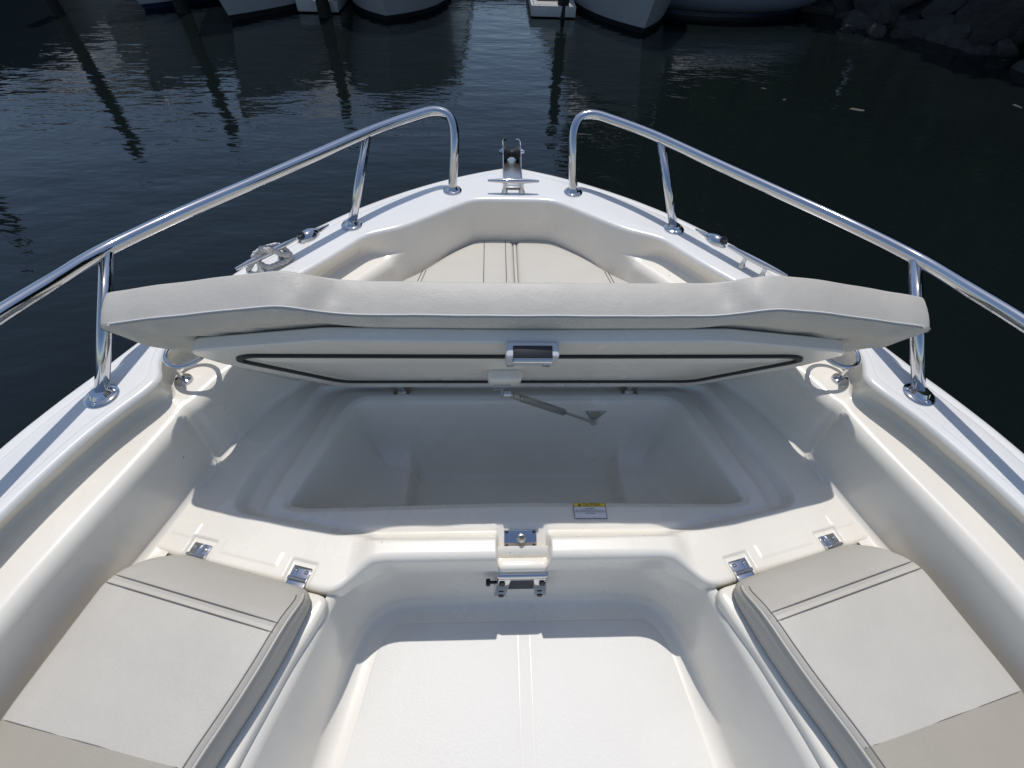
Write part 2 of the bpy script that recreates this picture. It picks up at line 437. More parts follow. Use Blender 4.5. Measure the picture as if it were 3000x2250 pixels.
# ---- latch striker in the lip
sp = empty('striker_plate', (0, 0, 0), boat)
c0 = Vector((-.005, .474, .4185)); rot = Matrix.Rotation(R(31.8), 3, 'X')
MB().box(c0, (.084, .042, .004), rot, .0015).build('plate', 'chrome', sp)
MB().lathe([(.012, 0), (.012, .006), (.008, .008), (.008, .016), (.0095, .018), (.0095, .026), (.006, .032), (.002, .036)], c0+Vector((.002, -.002, .002)), (0, -.45, 1), 18).build('pin', 'steel', sp)
for dx in (-.035, .035):
    for dy in (-.014, .014): screw(sp, c0+Vector((dx, dy-.001, .002+dy*.62)), .0042, (0, -.52, .85), m='dark')
MB().box((0, .414, .396), (.122, .03, .034), None, .010).build('latch_housing', 'gel', boat)
# ---- table bracket on the well wall
tb = empty('table_bracket', (0, .419, .288), boat)
MB().box((0, -.012, .075), (.132, .032, .024), None, .008).build('top_bar', 'chrome', tb)
for sx in (-1, 1):
    ar = MB().box((sx*.050, -.012, .0), (.034, .03, .15), Matrix.Rotation(sx*R(-5), 3, 'Y'), .004).build('side_arm', 'chrome', tb)
    MB().lathe([(.009, 0), (.008, .003), (.001, .0035)], (sx*.052, -.030, .045), (0, -1, .3), 16).build('bolt_hole', 'ink', ar)
    MB().lathe([(.008, 0), (.007, .003), (.001, .0035)], (sx*.053, -.030, -.055), (0, -1, .1), 16).build('bolt_hole', 'ink', ar)
MB().box((0, -.004, -.01), (.082, .008, .135), None, .002).build('back_plate', 'dark', tb)
MB().lathe([(.004, 0), (.004, .016), (.010, .017), (.010, .026), (.007, .028)], (-.066, -.012, .0), (-1, 0, 0), 14).build('clamp_knob', 'black', tb)

# ---- caution label stuck on the lid seat
cl = empty('caution_label', (.180, .5375, .4395), boat); cl.rotation_euler = (0, 0, R(-1))
tag(cl, 'small white label with yellow caution header')
def sheet(name, x0, x1, y0, y1, z, m, par): return MB().add([(x0, y0, z), (x1, y0, z), (x1, y1, z), (x0, y1, z)], [(0, 1, 2, 3)]).build(name, m, par, False)
sheet('border', -.043, .043, -.0225, .0225, .0, 'ink', cl); sheet('backing', -.0442, .0442, -.0237, .0237, -.0005, 'labelw', cl)
sheet('field', -.0415, .0415, -.021, .0105, .0006, 'labelw', cl); sheet('header', -.0415, .0415, .0115, .021, .0006, 'labely', cl)
def text(body, size, loc, par, m, name='lettering', rot=(0, 0, 0), align='CENTER', sx=1):
    cu = bpy.data.curves.new(name, 'FONT'); cu.body = body; cu.size = size; cu.align_x = align; cu.align_y = 'CENTER'; cu.extrude = .00005
    t = bpy.data.objects.new('tmp', cu); COL.objects.link(t)
    bpy.context.view_layer.update()
    me = bpy.data.meshes.new_from_object(t.evaluated_get(bpy.context.evaluated_depsgraph_get())); bpy.data.objects.remove(t)
    me.materials.clear(); me.materials.append(M[m]); o = link(name, me, par, loc); o.rotation_euler = rot; o.scale = (sx, 1, 1); return o
text('CAUTION', .0095, (.005, .0162, .0012), cl, 'ink', sx=1.1)
MB().add([(-.031, .0125, .0012), (-.022, .0125, .0012), (-.0265, .0203, .0012)], [(0, 1, 2)]).build('warning_triangle', 'ink', cl, False)
text('!', .0055, (-.0265, .0155, .0016), cl, 'labely')
for i, t in enumerate(('AVOID INJURY', 'BOAT MOVEMENT MAY CAUSE LID TO FALL.', 'KEEP HANDS AND FEET CLEAR OF EDGES WHEN', 'HATCH IS OPEN')):
    text(t, .0037, (0, .0055-i*.0046, .0012), cl, 'ink')

# ------------------------------------------------------------ open locker lid, hinged along its forward edge
HO = Vector((0, .897, .515)); LA = R(60.9)
Ld = Vector((0, -math.cos(LA), math.sin(LA))); Ln = Vector((0, math.sin(LA), math.cos(LA)))
def lid(x, s, w_): return HO+Ld*s+Ln*w_+Vector((x, 0, 0))
lidL = resample(rounded([(-.515, .0), (.515, .0), (.685, .27), (.715, .385), (.69, .412), (.40, .488), (0, .476), (-.40, .488), (-.69, .412), (-.715, .385), (-.685, .27)], .02, 4), .03)
lo = pad('locker_lid', lidL, [(.004, 0), (0, .004), (0, .027), (.003, .03)], 'gel', boat, fmap=lid, inner=(.3, .6, .9), sharp=35)
tag(lo, 'raised cream locker lid seen from its underside')
gl = resample(rounded([(-.485, .095), (.485, .095), (.64, .345), (.60, .384), (0, .379), (-.60, .384), (-.64, .345)], .035, 6), .02)
def strip(name, loop, wid, w0, w1, m, par, fm):
    A = np.array(loop); N = normals2(A)
    rows = [[fm(p[0], p[1], w_) for p in A+N*i] for i, w_ in ((-wid/2, w0), (-wid/2*.7, w1), (wid/2*.7, w1), (wid/2, w0))]
    return MB().grid(rows, True).build(name, m, par)
strip('gasket', gl, .017, .001, -.006, 'black', lo, lid)
gi = resample(rounded([(-.455, .118), (.455, .118), (.595, .34), (.56, .358), (-.56, .358), (-.595, .34)], .04, 6), .02)
pad('inner_panel', gi, [(-.012, .001), (-.006, -.001), (.004, -.004)], 'gel', lo, fmap=lid, inner=(.4, .8), bottom=False)
for hx in (-.36, .36):
    lh = empty('lid_hinge', (hx, .93, .43), boat)
    MB().box((0, .03, .006), (.05, .06, .006), None, .001).build('base_leaf', 'steel', lh)
    MB().box((0, .0, .045), (.03, .008, .09), Matrix.Rotation(R(24), 3, 'X'), .002).build('arm', 'steel', lh)
    MB().tube([(-.022, -.018, .085), (.022, -.018, .085)], .005, 10).build('pivot', 'steel', lh)
# slam latch on the underside
LR = Matrix((Vector((1, 0, 0)), Ld, Ln)).transposed()
la = empty('slam_latch', (0, 0, 0), boat)
MB().box(lid(.004, .452, -.014), (.106, .066, .034), LR, .006).build('latch_body', 'plastic', la)
MB().box(lid(.004, .385, -.008), (.104, .085, .018), LR, .008).build('latch_flange', 'plastic', la)
MB().box(lid(.004, .470, -.020), (.078, .034, .026), LR, .002).build('latch_pocket', 'dark', la)
MB().tube([lid(-.034, .478, -.034), lid(.042, .478, -.034)], .0075, 16).build('latch_bar', 'chrome', la)
for dx in (-.036, .044): MB().lathe([(.009, 0), (.008, .002), (.001, .002)], lid(dx, .362, -.018), -Ln, 16).build('screw_recess', 'steel', la)
# boss and gas strut
MB().box(lid(-.045, .215, -.016), (.085, .085, .034), LR, .012).build('strut_boss', 'gel', lo)
gs = empty('gas_strut', (0, 0, 0), boat)
A_ = lid(-.037, .175, -.05); B_ = Vector((.250, .884, .352))
u_ = (B_-A_).normalized(); Ls = (B_-A_).length
MB().tube([A_, A_+u_*.02], .006, 12).tube([A_+u_*.02, A_+u_*Ls*.10], .0085, 14).build('end_fitting', 'steel', gs)
MB().tube([A_+u_*Ls*.10, A_+u_*Ls*.102, A_+u_*Ls*.60, A_+u_*Ls*.61], [.006, .0105, .0105, .007], 16).build('cylinder', 'steel', gs)
MB().tube([A_+u_*Ls*.60, B_], .0045, 12).build('rod', 'steel', gs)
MB().lathe([(.009, -.009), (.009, .009)], A_, (1, 0, 0), 16).build('ball_joint', 'chrome', gs)
MB().lathe([(.010, -.007), (.010, .007)], B_, (0, 1, 0), 16).build('ball_joint', 'chrome', gs)
MB().box(lid(-.052, .185, -.036), (.045, .05, .006), LR, .001).box(lid(-.052, .178, -.046), (.004, .03, .026), LR, .001).build('upper_bracket', 'steel', gs)
MB().add([(.222, .910, .388), (.290, .910, .388), (.255, .897, .348), (.222, .902, .384), (.290, .902, .384), (.255, .889, .344)], [(0, 1, 2), (3, 4, 5), (0, 1, 4, 3), (1, 2, 5, 4), (2, 0, 3, 5)]).build('lower_bracket', 'steel', gs, False)
for p in ((.236, .900, .380), (.276, .900, .380)): screw(gs, p, .005, (0, -1, .3), 'steel')

# ------------------------------------------------------------ cushion on the lid
half = [(0, .535), (.34, .538), (.395, .558), (.445, .582), (.53, .564), (.63, .536), (.75, .500), (.832, .472), (.848, .460), (.848, .408), (.83, .385), (.80, .33), (.785, .2), (.74, .08), (.70, -.03), (0, -.03)]  # hidden lower sides are widened to shade the deck beside the lid
cl_ = [(-x, s) for x, s in half[-1:0:-1]][1:]+half
cl_ = [tuple(p) for p in resample(rounded(cl_, .035, 4), .012)]
W0, TH = .033, .073
def cwarp(x, s, w_):
    """soft folds where the cover turns the two corners of the aft edge"""
    if s > .40:
        k = math.exp(-((abs(x)-.375)/.016)**2)*.007+math.exp(-((abs(x)-.44)/.022)**2)*.004-math.exp(-((abs(x)-.41)/.02)**2)*.004
        k *= 1 if w_ > .01 else 0
        s = s-k*math.sin(min(1, max(0, (w_)/TH))*math.pi)
        s += .0016*math.sin(x*37)*math.sin(x*13+1)
    return lid(x, s, W0+w_)
lc = empty('locker_cushion', (0, 0, 0), boat)
tag(lc, 'pale grey padded cushion standing up on the open locker lid')
rowsB, midB = pad_rows(cl_, [(.001, .0), (0, .005), (-.002, .022), (-.0025, .036), (-.002, .050), (0, .067), (.001, .0705), (.004, .0722), (.012, TH)], (.2, .4, .6, .8), .012)
n = len(cl_); mb = MB(); mb.grid(rowsB, True); k = len(mb.V); mb.V.append(midB); b0 = (len(rowsB)-1)*n
mb.F += [(b0+j, b0+(j+1) % n, k) for j in range(n)]
mb.V = [cwarp(*v) for v in mb.V]; mb.build('cover', 'vinyl', lc, True, 0)
# mesh underside with gathers towards the ends
A2 = np.array(cl_); N2 = normals2(A2); rr = []
for ins, wv in ((.0, .001), (.10, -.004), (.25, -.008), (.45, -.004), (.7, .002), (1.0, .004)):
    row = []
    for p, nn in zip(A2, N2):
        tg_ = np.array([p[0]*.84, .05+(p[1]-.05)*.76]); q = p+nn*.002+(tg_-p)*ins; g = sstep(abs(q[0]), .45, .7)*sstep(q[1], .3, .40)*sstep(ins, .05, .3)
        row.append(lid(q[0], q[1], W0+wv-.007*g*math.sin(q[0]*62+q[1]*55)*(.6+.4*math.sin(q[0]*23))-.004*g))
    rr.append(row)
MB().grid(rr, True).build('mesh_underside', 'meshf', lc, True, 0)
Lp = [p for p in cl_ if p[1] > .36 and abs(p[0]) < .90]
Lp.sort(key=lambda p: p[0])
MB().tube([cwarp(x, s+.002, .004) for x, s in Lp], .0013, 6).build('bottom_seam', 'threadw', lc)
st_ = MB()
P_ = [Vector(cwarp(x, s-.008, TH-.0005)) for x, s in Lp]
for i in range(len(P_)-1):
    a_, b_ = P_[i], P_[i+1]
    for f0 in (.05, .55): st_.tube([a_.lerp(b_, f0), a_.lerp(b_, f0+.3)], .0011, 5)
o = st_.build('top_stitching', 'thread', lc)

# ------------------------------------------------------------ bow cushions ahead of the locker
def inset_side(p, d): return p
bowW = [s for s in st if s[4][1] > .98]
for sx in (1, -1):
    edge = []
    for s in bowW:
        f = (.565-.45)/(.62-.45); q = s[4]+(s[3]-s[4])*f
        q = lerp_in(q, np.array([0, 1.0]), .006); edge.append(q)
    lp = [(.006, edge[0][1]-.024), (.020, edge[0][1])]+[tuple(q) for q in edge if q[0] > .05 and q[1] > 1.0]+[(.62, .985), (.006, .985)]
    lp = rounded(lp, .012, 2); lp = [(sx*x+.008, y) for x, y in resample(lp, .02)]
    bc = empty('bow_cushion', (0, 0, 0), boat)
    pad('cover', lp, [(.002, .45), (0, .46), (-.002, .51), (0, .552), (.004, .561), (.012, .5645)], 'cream', bc, inner=(.2, .4, .6, .8), crown=.002, bottom=False)
    zt = .5665
    lines = [(.395, 0)] if sx == 1 else [(.395, 0), (.115, .0), (.035, .0)]
    for x0, dxx in lines:
        for dd in ((-.006, .006) if x0 > .3 else (0,)):
            y1 = np.interp(x0, [q[0] for q in edge], [q[1] for q in edge])-.02 if x0 > .05 else 1.55
            x1 = x0-.07 if x0 > .3 else x0
            y1 = np.interp(x1, [q[0] for q in edge], [q[1] for q in edge])-.012
            MB().tube([(sx*(x0+dd)+.008, 1.0, zt+.0005), (sx*(x1+dd)*.5+sx*(x0+dd)*.5+.008, (1+y1)/2, zt+.0015), (sx*(x1+dd)+.008, y1, zt-.0015)], .0016, 6).build('seam', 'thread', bc)

MB().box((.008, 1.28, .505), (.011, .58, .108), None, .004).build('cushion_welt', 'cream', boat)
# ------------------------------------------------------------ side seats
def seat(sx):
    # hinged lid
    lp = rounded([(.447, .332), (.90, .444), (.985, .2), (1.02, -.7), (.70, -.7), (.652, -.3), (.585, -.06), (.553, .05), (.500, .2), (.468, .27)], .03, 4)
    lp = [(sx*x, y) for x, y in resample(lp, .03)]
    sl = pad('seat_lid', lp, [(.012, .405), (.002, .408), (0, .414), (0, .440), (.003, .447), (.011, .450)], 'gel', boat, inner=(.5,), bottom=True)
    # cushion
    cu = empty('seat_cushion', (0, 0, 0), boat)
    tag(cu, 'grey seat cushion with beige bands on the '+('right' if sx > 0 else 'left')+' side seat')
    ol = [(.474, .334), (.80, .424), (.845, .408), (.893, .362), (.955, .12), (1.0, -.25), (1.0, -.7), (.72, -.7), (.675, -.3), (.605, -.02), (.582, .04), (.54, .13), (.505, .22)]
    ol = resample(rounded(ol, .045, 6), .012)
    H0, H1 = .452, .552
    prof = [(.004, H0), (0, H0+.012), (-.004, H0+.045), (-.001, H1-.028), (.005, H1-.010), (.012, H1-.002), (.018, H1)]
    rows, mid = pad_rows(ol, prof, (.1, .2, .3, .42, .55, .7, .85), .007)
    fa, fb = np.array([.474, .334]), np.array([.80, .424]); fd = (fb-fa)/np.linalg.norm(fb-fa); fn = np.array([fd[1], -fd[0]])  # points aft
    def fd_(x, y): return (np.array([x, y])-fa)@fn
    def roll(x, y, z):
        t = fd_(x, y); k = max(0, 1-max(t, 0)/.13)
        zz = z-.062*k**2.2*max(0, (z-H0)/(H1-H0))
        inn = .0
        return (sx*x, y, zz)
    n = len(ol); mb = MB(); mb.grid(rows, True); k = len(mb.V); mb.V.append(mid); b0 = (len(rows)-1)*n
    mb.F += [(b0+j, b0+(j+1) % n, k) for j in range(n)]
    seamA, seamB = .094, .0
    def aft(x, y): return (y-.028)-(x-.595)*.225      # >0 ahead of the rear seam
    parts = {'front_band': [], 'centre_panel': [], 'side_band': [], 'rear_band': []}
    for f in mb.F:
        c = np.mean([mb.V[i] for i in f], 0)
        if c[2] < H1-.014: parts['side_band'].append(f)
        elif fd_(c[0], c[1]) < seamA: parts['front_band'].append(f)
        elif aft(c[0], c[1]) < 0: parts['rear_band'].append(f)
        else: parts['centre_panel'].append(f)
    return mb, parts, roll, cu, fd_, aft, ol, (H0, H1), fa, fd, fn, seamA
def cut_rows(): pass
for sx in (1, -1):
    mb, parts, roll_, cu, fd_, aft, ol, (H0, H1), fa, fd, fn, seamA = seat(sx)
    # the top is a fine grid so that the bands end on clean straight seams
    bm = bmesh.new()
    vs_ = [bm.verts.new(v) for v in mb.V]
    for f in mb.F:
        try: bm.faces.new([vs_[i] for i in f])
        except ValueError: pass
    s0 = fa+fn*seamA
    bmesh.ops.bisect_plane(bm, geom=bm.verts[:]+bm.edges[:]+bm.faces[:], plane_co=(*s0, 0), plane_no=(*fn, 0), dist=1e-5)
    an = Vector((-.225, 1, 0)).normalized()
    bmesh.ops.bisect_plane(bm, geom=bm.verts[:]+bm.edges[:]+bm.faces[:], plane_co=(.595, .028, 0), plane_no=an, dist=1e-5)
    for t_ in (.02, .045, .07):
        s1 = fa+fn*t_; bmesh.ops.bisect_plane(bm, geom=bm.verts[:]+bm.edges[:]+bm.faces[:], plane_co=(*s1, 0), plane_no=(*fn, 0), dist=1e-5)
    def rolled(v):
        x, y, z = v; return roll_(x, y, z)
    groups = {'front_band': [], 'centre_panel': [], 'side_band': [], 'rear_band': []}
    for f in bm.faces:
        c = f.calc_center_median()
        if c.z < H1-.014: k = 'side_band'
        elif fd_(c.x, c.y) < seamA: k = 'front_band'
        elif aft(c.x, c.y) < 0: k = 'rear_band'
        else: k = 'centre_panel'
        groups[k].append([tuple(v.co) for v in f.verts])
    bm.free()
    for k, fs in groups.items():
        V = []; F = []
        for f in fs:
            F.append(tuple(range(len(V), len(V)+len(f)))); V += [rolled(v) for v in f]
        obj(k, V, F, {'front_band': 'beige', 'centre_panel': 'vinyl', 'side_band': 'beige', 'rear_band': 'tan'}[k], cu, True, 0)
    # seams: twin thread lines across the front, welt along the inner edge, one at the back
    def surf(p, lift=.0008):
        x, y = p; A = np.array(ol); dmin = np.min(np.hypot(A[:, 0]-x, A[:, 1]-y))
        z = np.interp(dmin, [0, .005, .014, .026, .06, .11, .3], [H1-.02, H1-.010, H1-.002, H1, H1+.002, H1+.004, H1+.007])
        q = roll_(x, y, z); return (q[0], q[1], q[2]+lift)
    for off in (-.009, .009):
        a_ = fa+fn*(seamA+off); pts = []
        for t in np.linspace(.012, .44, 40):
            q = a_+fd*t; sd_ = sdist(np.array([[q[0]]]), np.array([[q[1]]]), ol)[0, 0]
            if sd_ > .004: pts.append(surf(q))
        MB().tube(pts, .0014, 6).build('front_stitching', 'thread', cu)
    A = np.array(ol); Nn = normals2(A)
    for ins in (.003, .014):
        pts = []
        for p, nn in zip(A, Nn):
            if p[0] < .69 and p[1] < .333 and (p[0]-.474) < 1.2*(.40-p[1]) and nn[0] > .3: pts.append((p+nn*ins))
        pts.sort(key=lambda q: -q[1])
        MB().tube([surf(q) for q in pts], .0028 if ins < .01 else .0013, 8).build('edge_welt' if ins < .01 else 'edge_stitching', 'vinyl' if ins < .01 else 'thread', cu)
    pts = []
    for t in np.linspace(.0, .40, 30):
        q = np.array([.595, .028])+np.array([1, .225])*t
        if sdist(np.array([[q[0]]]), np.array([[q[1]]]), ol)[0, 0] > .004: pts.append(surf(q, .0003))
    MB().tube(pts, .0012, 6).build('rear_seam', 'thread', cu)
    # hinges
    for hx, hy in ((.783, .433), (.530, .374)):
        h = empty('seat_hinge', (sx*hx, hy, .4465), boat); h.rotation_euler = (0, 0, sx*.245)
        MB().box((0, .014, 0), (.046, .028, .003), None, .001).build('upper_leaf', 'chrome', h)
        MB().box((0, -.016, .0005), (.046, .024, .003), None, .001).build('lower_leaf', 'chrome', h)
        MB().tube([(-.023, -.002, .003), (.023, -.002, .003)], .0048, 12).build('knuckle', 'chrome', h)
        for dx in (-.013, .013): screw(h, (dx, .016, .0012), .0055)

# ------------------------------------------------------------ bow rails
RAIL = [(.222, 1.660, .722), (.216, 1.672, .78), (.207, 1.695, .86), (.208, 1.722, .915), (.228, 1.745, .945), (.275, 1.748, .955), (.34, 1.70, .955), (.453, 1.592, .953), (.59, 1.423, .95),
        (.72, 1.253, .95), (.85, 1.083, .95), (.953, .940, .946), (.986, .812, .957), (1.012, .70, .967), (1.04, .57, .974), (1.075, .38, .98), (1.10, .10, .985), (1.12, -.5, .985)]
for sx in (1, -1):
    br = empty('bow_rail', (sx*.6, 1.3, .72), boat); off = Vector((sx*.6, 1.3, .72))
    def T(p): return Vector((sx*p[0], p[1], p[2]))-off
    tag(br, 'polished steel bow rail on the '+('right' if sx > 0 else 'left')+' gunwale')
    MB().tube([T(p) for p in catmull(RAIL, 8)], .0158, 24).build('rail_tube', 'chrome', br, sharp=0)
    for base, tp in (((.541, 1.423, .722), (.470, 1.570, .945)), ((.971, .700, .722), (.948, .942, .943))):
        MB().tube([T(base), T(tp)], .0142, 24).build('stanchion', 'chrome', br, sharp=0)
    for base, ax, rad in (((.222, 1.660, .72), (-.1, .2, 1), .034), ((.541, 1.423, .72), (-.2, .4, 1), .034), ((.971, .70, .72), (-.05, .5, 1), .036)):
        c = T(base)
        fl = MB().lathe([(rad, -.001), (rad, .003), (rad*.9, .0065), (.022, .008), (.019, .013), (.0165, .018)], c, (0, 0, 1), 32).build('base_flange', 'chrome', br)
        for an in (30, 150, 270):
            screw(br, c+Vector((math.cos(R(an))*rad*.74, math.sin(R(an))*rad*.74, .0065)), .0052)

# ------------------------------------------------------------ cleats, chocks, anchor roller
def cleat(c, ang, L_, nm, label=None):
    e_ = empty(nm, c, boat); e_.rotation_euler = (0, 0, ang)
    if label: tag(e_, label)
    pts = [(-L_/2, 0, .043), (-L_*.3, 0, .043), (-L_*.12, 0, .042), (L_*.12, 0, .042), (L_*.3, 0, .043), (L_/2, 0, .043)]
    MB().tube(pts, [.0045, .0075, .0098, .0098, .0075, .0045], 16).build('horn_bar', 'chrome', e_)
    for sx in (-1, 1):
        MB().tube([(sx*L_*.17, 0, .0), (sx*L_*.17, 0, .006), (sx*L_*.17, 0, .012), (sx*L_*.17, 0, .030), (sx*L_*.165, 0, .042)], [.012, .012, .0075, .006, .008], 16).build('foot', 'chrome', e_)
    return e_
cleat((0, 1.655, ZG), 0, .185, 'bow_cleat')
cleat((.725, 1.188, ZG), math.atan2(-.12, .10), .20, 'side_cleat')
cleat((-.735, 1.20, ZG), math.atan2(.12, .10), .20, 'side_cleat')
for sx in (-1, 1):
    ch = empty('fairlead', (sx*.664, 1.355, ZG), boat); ch.rotation_euler = (0, 0, math.atan2(.13, -.095*sx)); ch.scale = (1.1, 1.35, 1.25)
    pr = []
    for k in range(13):
        t = k/12; y = -.036+.072*t; wv = .020*math.sin(math.pi*min(1, t*.92+.06))**.6; pr.append((y, wv))
    rows = []
    for y, wv in pr: rows.append([(y, wv*math.cos(R(q)), max(0, wv*1.0*math.sin(R(q)))) for q in range(0, 181, 15)])
    MB().grid(rows).build('fairing', 'chrome', ch)
    MB().lathe([(.012, 0), (.011, .004), (.008, .0045), (.002, .001)], (-.024, 0, .0135), (-.75, 0, 1), 16).build('eye', 'dark', ch)
    MB().tube([(.03, 0, .004), (.075, 0, .002)], [.005, .002], 8).build('tail', 'chrome', ch)
ro = empty('anchor_roller', (0, 1.66, ZG), boat)
MB().box((0, .135, .008), (.066, .24, .004), None, .001).build('channel_floor', 'steel', ro)
for sx in (-1, 1):
    prf = [(.0, .006), (.0, .016), (.15, .022), (.19, .048), (.25, .060), (.315, .050), (.335, .030), (.322, .022), (.28, .026), (.245, .006)]
    V = [(sx*.033, y, z) for y, z in prf]+[(sx*.036, y, z) for y, z in prf]; n = len(prf)
    F = [tuple(range(n)), tuple(range(n, 2*n))]+[(i, (i+1) % n, n+(i+1) % n, n+i) for i in range(n)]
    MB().add(V, F).build('cheek', 'chrome', ro, False)
    MB().lathe([(.010, 0), (.010, .006), (.006, .007), (.006, .013)], (sx*.036, .235, .04), (sx, 0, 0), 6 if sx < 0 else 14).build('axle_bolt', 'chrome', ro)
    MB().tube([(sx*.034, .30, .05), (sx*.032, .335, .044), (sx*.022, .345, .040)], .004, 10).build('keeper', 'chrome', ro)
MB().lathe([(.028, -.031), (.027, -.024), (.012, -.004), (.012, .004), (.027, .024), (.028, .031)], (0, .235, .034), (1, 0, 0), 24).build('rubber_roller', 'black', ro)

# ------------------------------------------------------------ cup holder rings on the ledges
for sx in (-1, 1):
    cr_ = empty('ring_holder', (sx*.876, .818, .6395), boat)
    C_ = Vector((sx*-.032, .030, .078)); q = Vector((sx*.06, -.10, 1)).to_track_quat('Z', 'Y')
    MB().tube([C_+q @ Vector((.050*math.cos(t), .050*math.sin(t), 0)) for t in np.linspace(0, 2*math.pi, 48, endpoint=False)], .0058, 12, closed=True).build('ring', 'chrome', cr_)
    MB().tube([(0, 0, .0), (sx*-.006, -.004, .04), (sx*-.016, -.014, .073)], [.007, .0055, .005], 12).build('stem', 'chrome', cr_)
    MB().lathe([(.022, 0), (.021, .004), (.014, .008), (.006, .009)], (0, 0, 0), (0, 0, 1), 24).build('base', 'chrome', cr_)
    for dx in (-.014, .014): screw(cr_, (dx, 0, .006), .005, m='dark')

# ------------------------------------------------------------ white line made fast on the left cleat
def rope(path, r, name, parent=None, pitch=.035):
    pts = catmull(path, 14); mb = MB(); L_ = 0; acc = [0]
    for i in range(1, len(pts)): L_ += (pts[i]-pts[i-1]).length; acc.append(L_)
    for s in range(3):
        sp_ = []
        u = Vector((.3, .2, .9)); u.normalize()
        for i in range(len(pts)):
            t = (pts[min(i+1, len(pts)-1)]-pts[max(i-1, 0)]).normalized(); u = (u-t*u.dot(t)).normalized(); v = t.cross(u)
            a = 2*math.pi*(acc[i]/pitch+s/3); sp_.append(pts[i]+(u*math.cos(a)+v*math.sin(a))*r*.52)
        mb.tube(sp_, r*.56, 7)
    return mb.build(name, 'rope', parent)
cx, cy, cz = -.735, 1.20, ZG
ux, uy = .64, .768           # along the cleat, forward
def K(a, b, z):
    if z > -.1: a, b, z = a*.66, b*.66, z*.85
    return (cx+ux*a-uy*b, cy+uy*a+ux*b, cz+z)   # b: outboard
ropeP = [K(.075, .03, .008), K(.085, -.012, .02), K(.06, -.03, .03), K(.02, -.012, .058), K(-.02, .012, .064), K(-.05, .022, .05), K(-.045, -.010, .03), K(-.03, -.034, .02),
         K(0, -.03, .012), K(.05, -.036, .010), K(.09, -.02, .014), K(.07, .012, .05), K(.03, .014, .060), K(-.005, 0, .072), K(-.022, -.02, .085), K(-.005, -.034, .08), K(.01, -.016, .066),
         K(-.01, .01, .055), K(-.04, .0, .062), K(-.075, .02, .03), K(-.085, .05, .004), K(-.06, .09, -.05), K(-.05, .11, -.3), K(-.05, .12, -.7)]
o = rope(ropeP, .0078, 'mooring_line')
tag(o, 'white twisted mooring line knotted round the left side cleat', 'rope')
#BACKGROUND
# ============================================================ the harbour
MB_ = {
 'hullg': mat('pale_grey_hull', (.42, .43, .44), .35, var=.08, vscale=2, coat=.2),  # pale grey with a slight drift, darker than the cabin white
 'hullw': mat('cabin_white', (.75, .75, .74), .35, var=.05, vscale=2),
 'anti': mat('black_antifouling', (.012, .013, .018), .7, var=.2, vscale=6),
 'navy': mat('navy_stripe', (.02, .03, .07), .4),
 'glass': mat('tinted_screen', (.02, .025, .03), .05),
 'tubeg': mat('grey_inflatable_tube', (.16, .18, .22), .6, var=.06),
 'tubew': mat('pale_band', (.50, .52, .55), .5),
 'wood': mat('weathered_dock_wood', (.42, .40, .36), .8, var=.25, vscale=7, bump=[('noise', 30, .4, .01)]),
 'pile': mat('dark_piling_wood', (.035, .028, .022), .85, var=.4, vscale=5, bump=[('noise', 18, .6, .02)]),
 'weed': mat('weed_on_piling', (.010, .012, .008), .8, var=.4, vscale=9, bump=[('noise', 40, .8, .02)]),
 'fascia': mat('white_dock_edge', (.45, .45, .43), .5, var=.1, vscale=5),
 'rock': mat('shore_rock', (.04, .037, .032), .85, var=.5, vscale=3, bump=[('noise', 7, .6, .05), ('noise', 30, .5, .02)]),
 'soil': mat('bank_soil', (.045, .04, .03), .95, var=.4, vscale=2, bump=[('noise', 5, .6, .1)]),
 'bark': mat('tree_bark', (.06, .045, .035), .9, var=.3, vscale=8, bump=[('noise', 25, .6, .03)]),
 'leafa': mat('dark_leaf', (.035, .06, .018), .55, var=.5, vscale=1.2), 'leafb': mat('mid_leaf', (.05, .085, .02), .55, var=.5, vscale=1.2),
 'wallb': mat('house_board', (.33, .30, .26), .8, var=.12, vscale=1), 'wallc': mat('house_brick', (.26, .17, .13), .85, var=.2, vscale=2),
 'roof': mat('house_roof', (.08, .075, .075), .8, var=.2, vscale=3), 'ped': mat('foam_scrap', (.07, .066, .05), .7, var=.2, vscale=30),
}
M.update(MB_)
# terrain behind the harbour
def ground(name, poly, z, m):
    V = [(x, y, z) for x, y in poly]; return obj(name, V, [tuple(range(len(V)))], m, None, False)
# right bank rising from the rocks
bankL = [(3.2, 16.5), (4.6, 12.5), (5.7, 9.6), (6.6, 7.7), (7.6, 6.1), (9.2, 4.2), (11.5, 1.0), (13.5, -6), (15, -20)]
rws = []
for d, z in ((-.8, -.9), (.5, .1), (1.4, .75), (3.0, 1.05), (12, 1.6), (60, 3)):
    rws.append([(x+d*.86, y+d*.5, z+.15*math.sin(i*2.1+d)) for i, (x, y) in enumerate(catmull([(p[0], p[1], 0) for p in bankL], 5)) for x, y in [(x, y)]] if False else
               [(p.x+d*.86, p.y+d*.5, z+.12*math.sin(i*2.1+d)) for i, p in enumerate(catmull([(q[0], q[1], 0) for q in bankL], 5))])
tag(MB().grid(rws).build('river_bank', 'soil', None), 'dark earth bank rising behind the rocks on the right', 'bank', kind='structure')
o = obj('far_shore', [(-80, 26, -.6), (60, 26, -.6), (60, 28, .8), (-80, 28, .8), (60, 140, 2), (-80, 140, 2)], [(0, 1, 2, 3), (3, 2, 4, 5)], 'soil', None, False)
tag(o, 'low far shore behind the moored boats', 'shore', kind='structure')

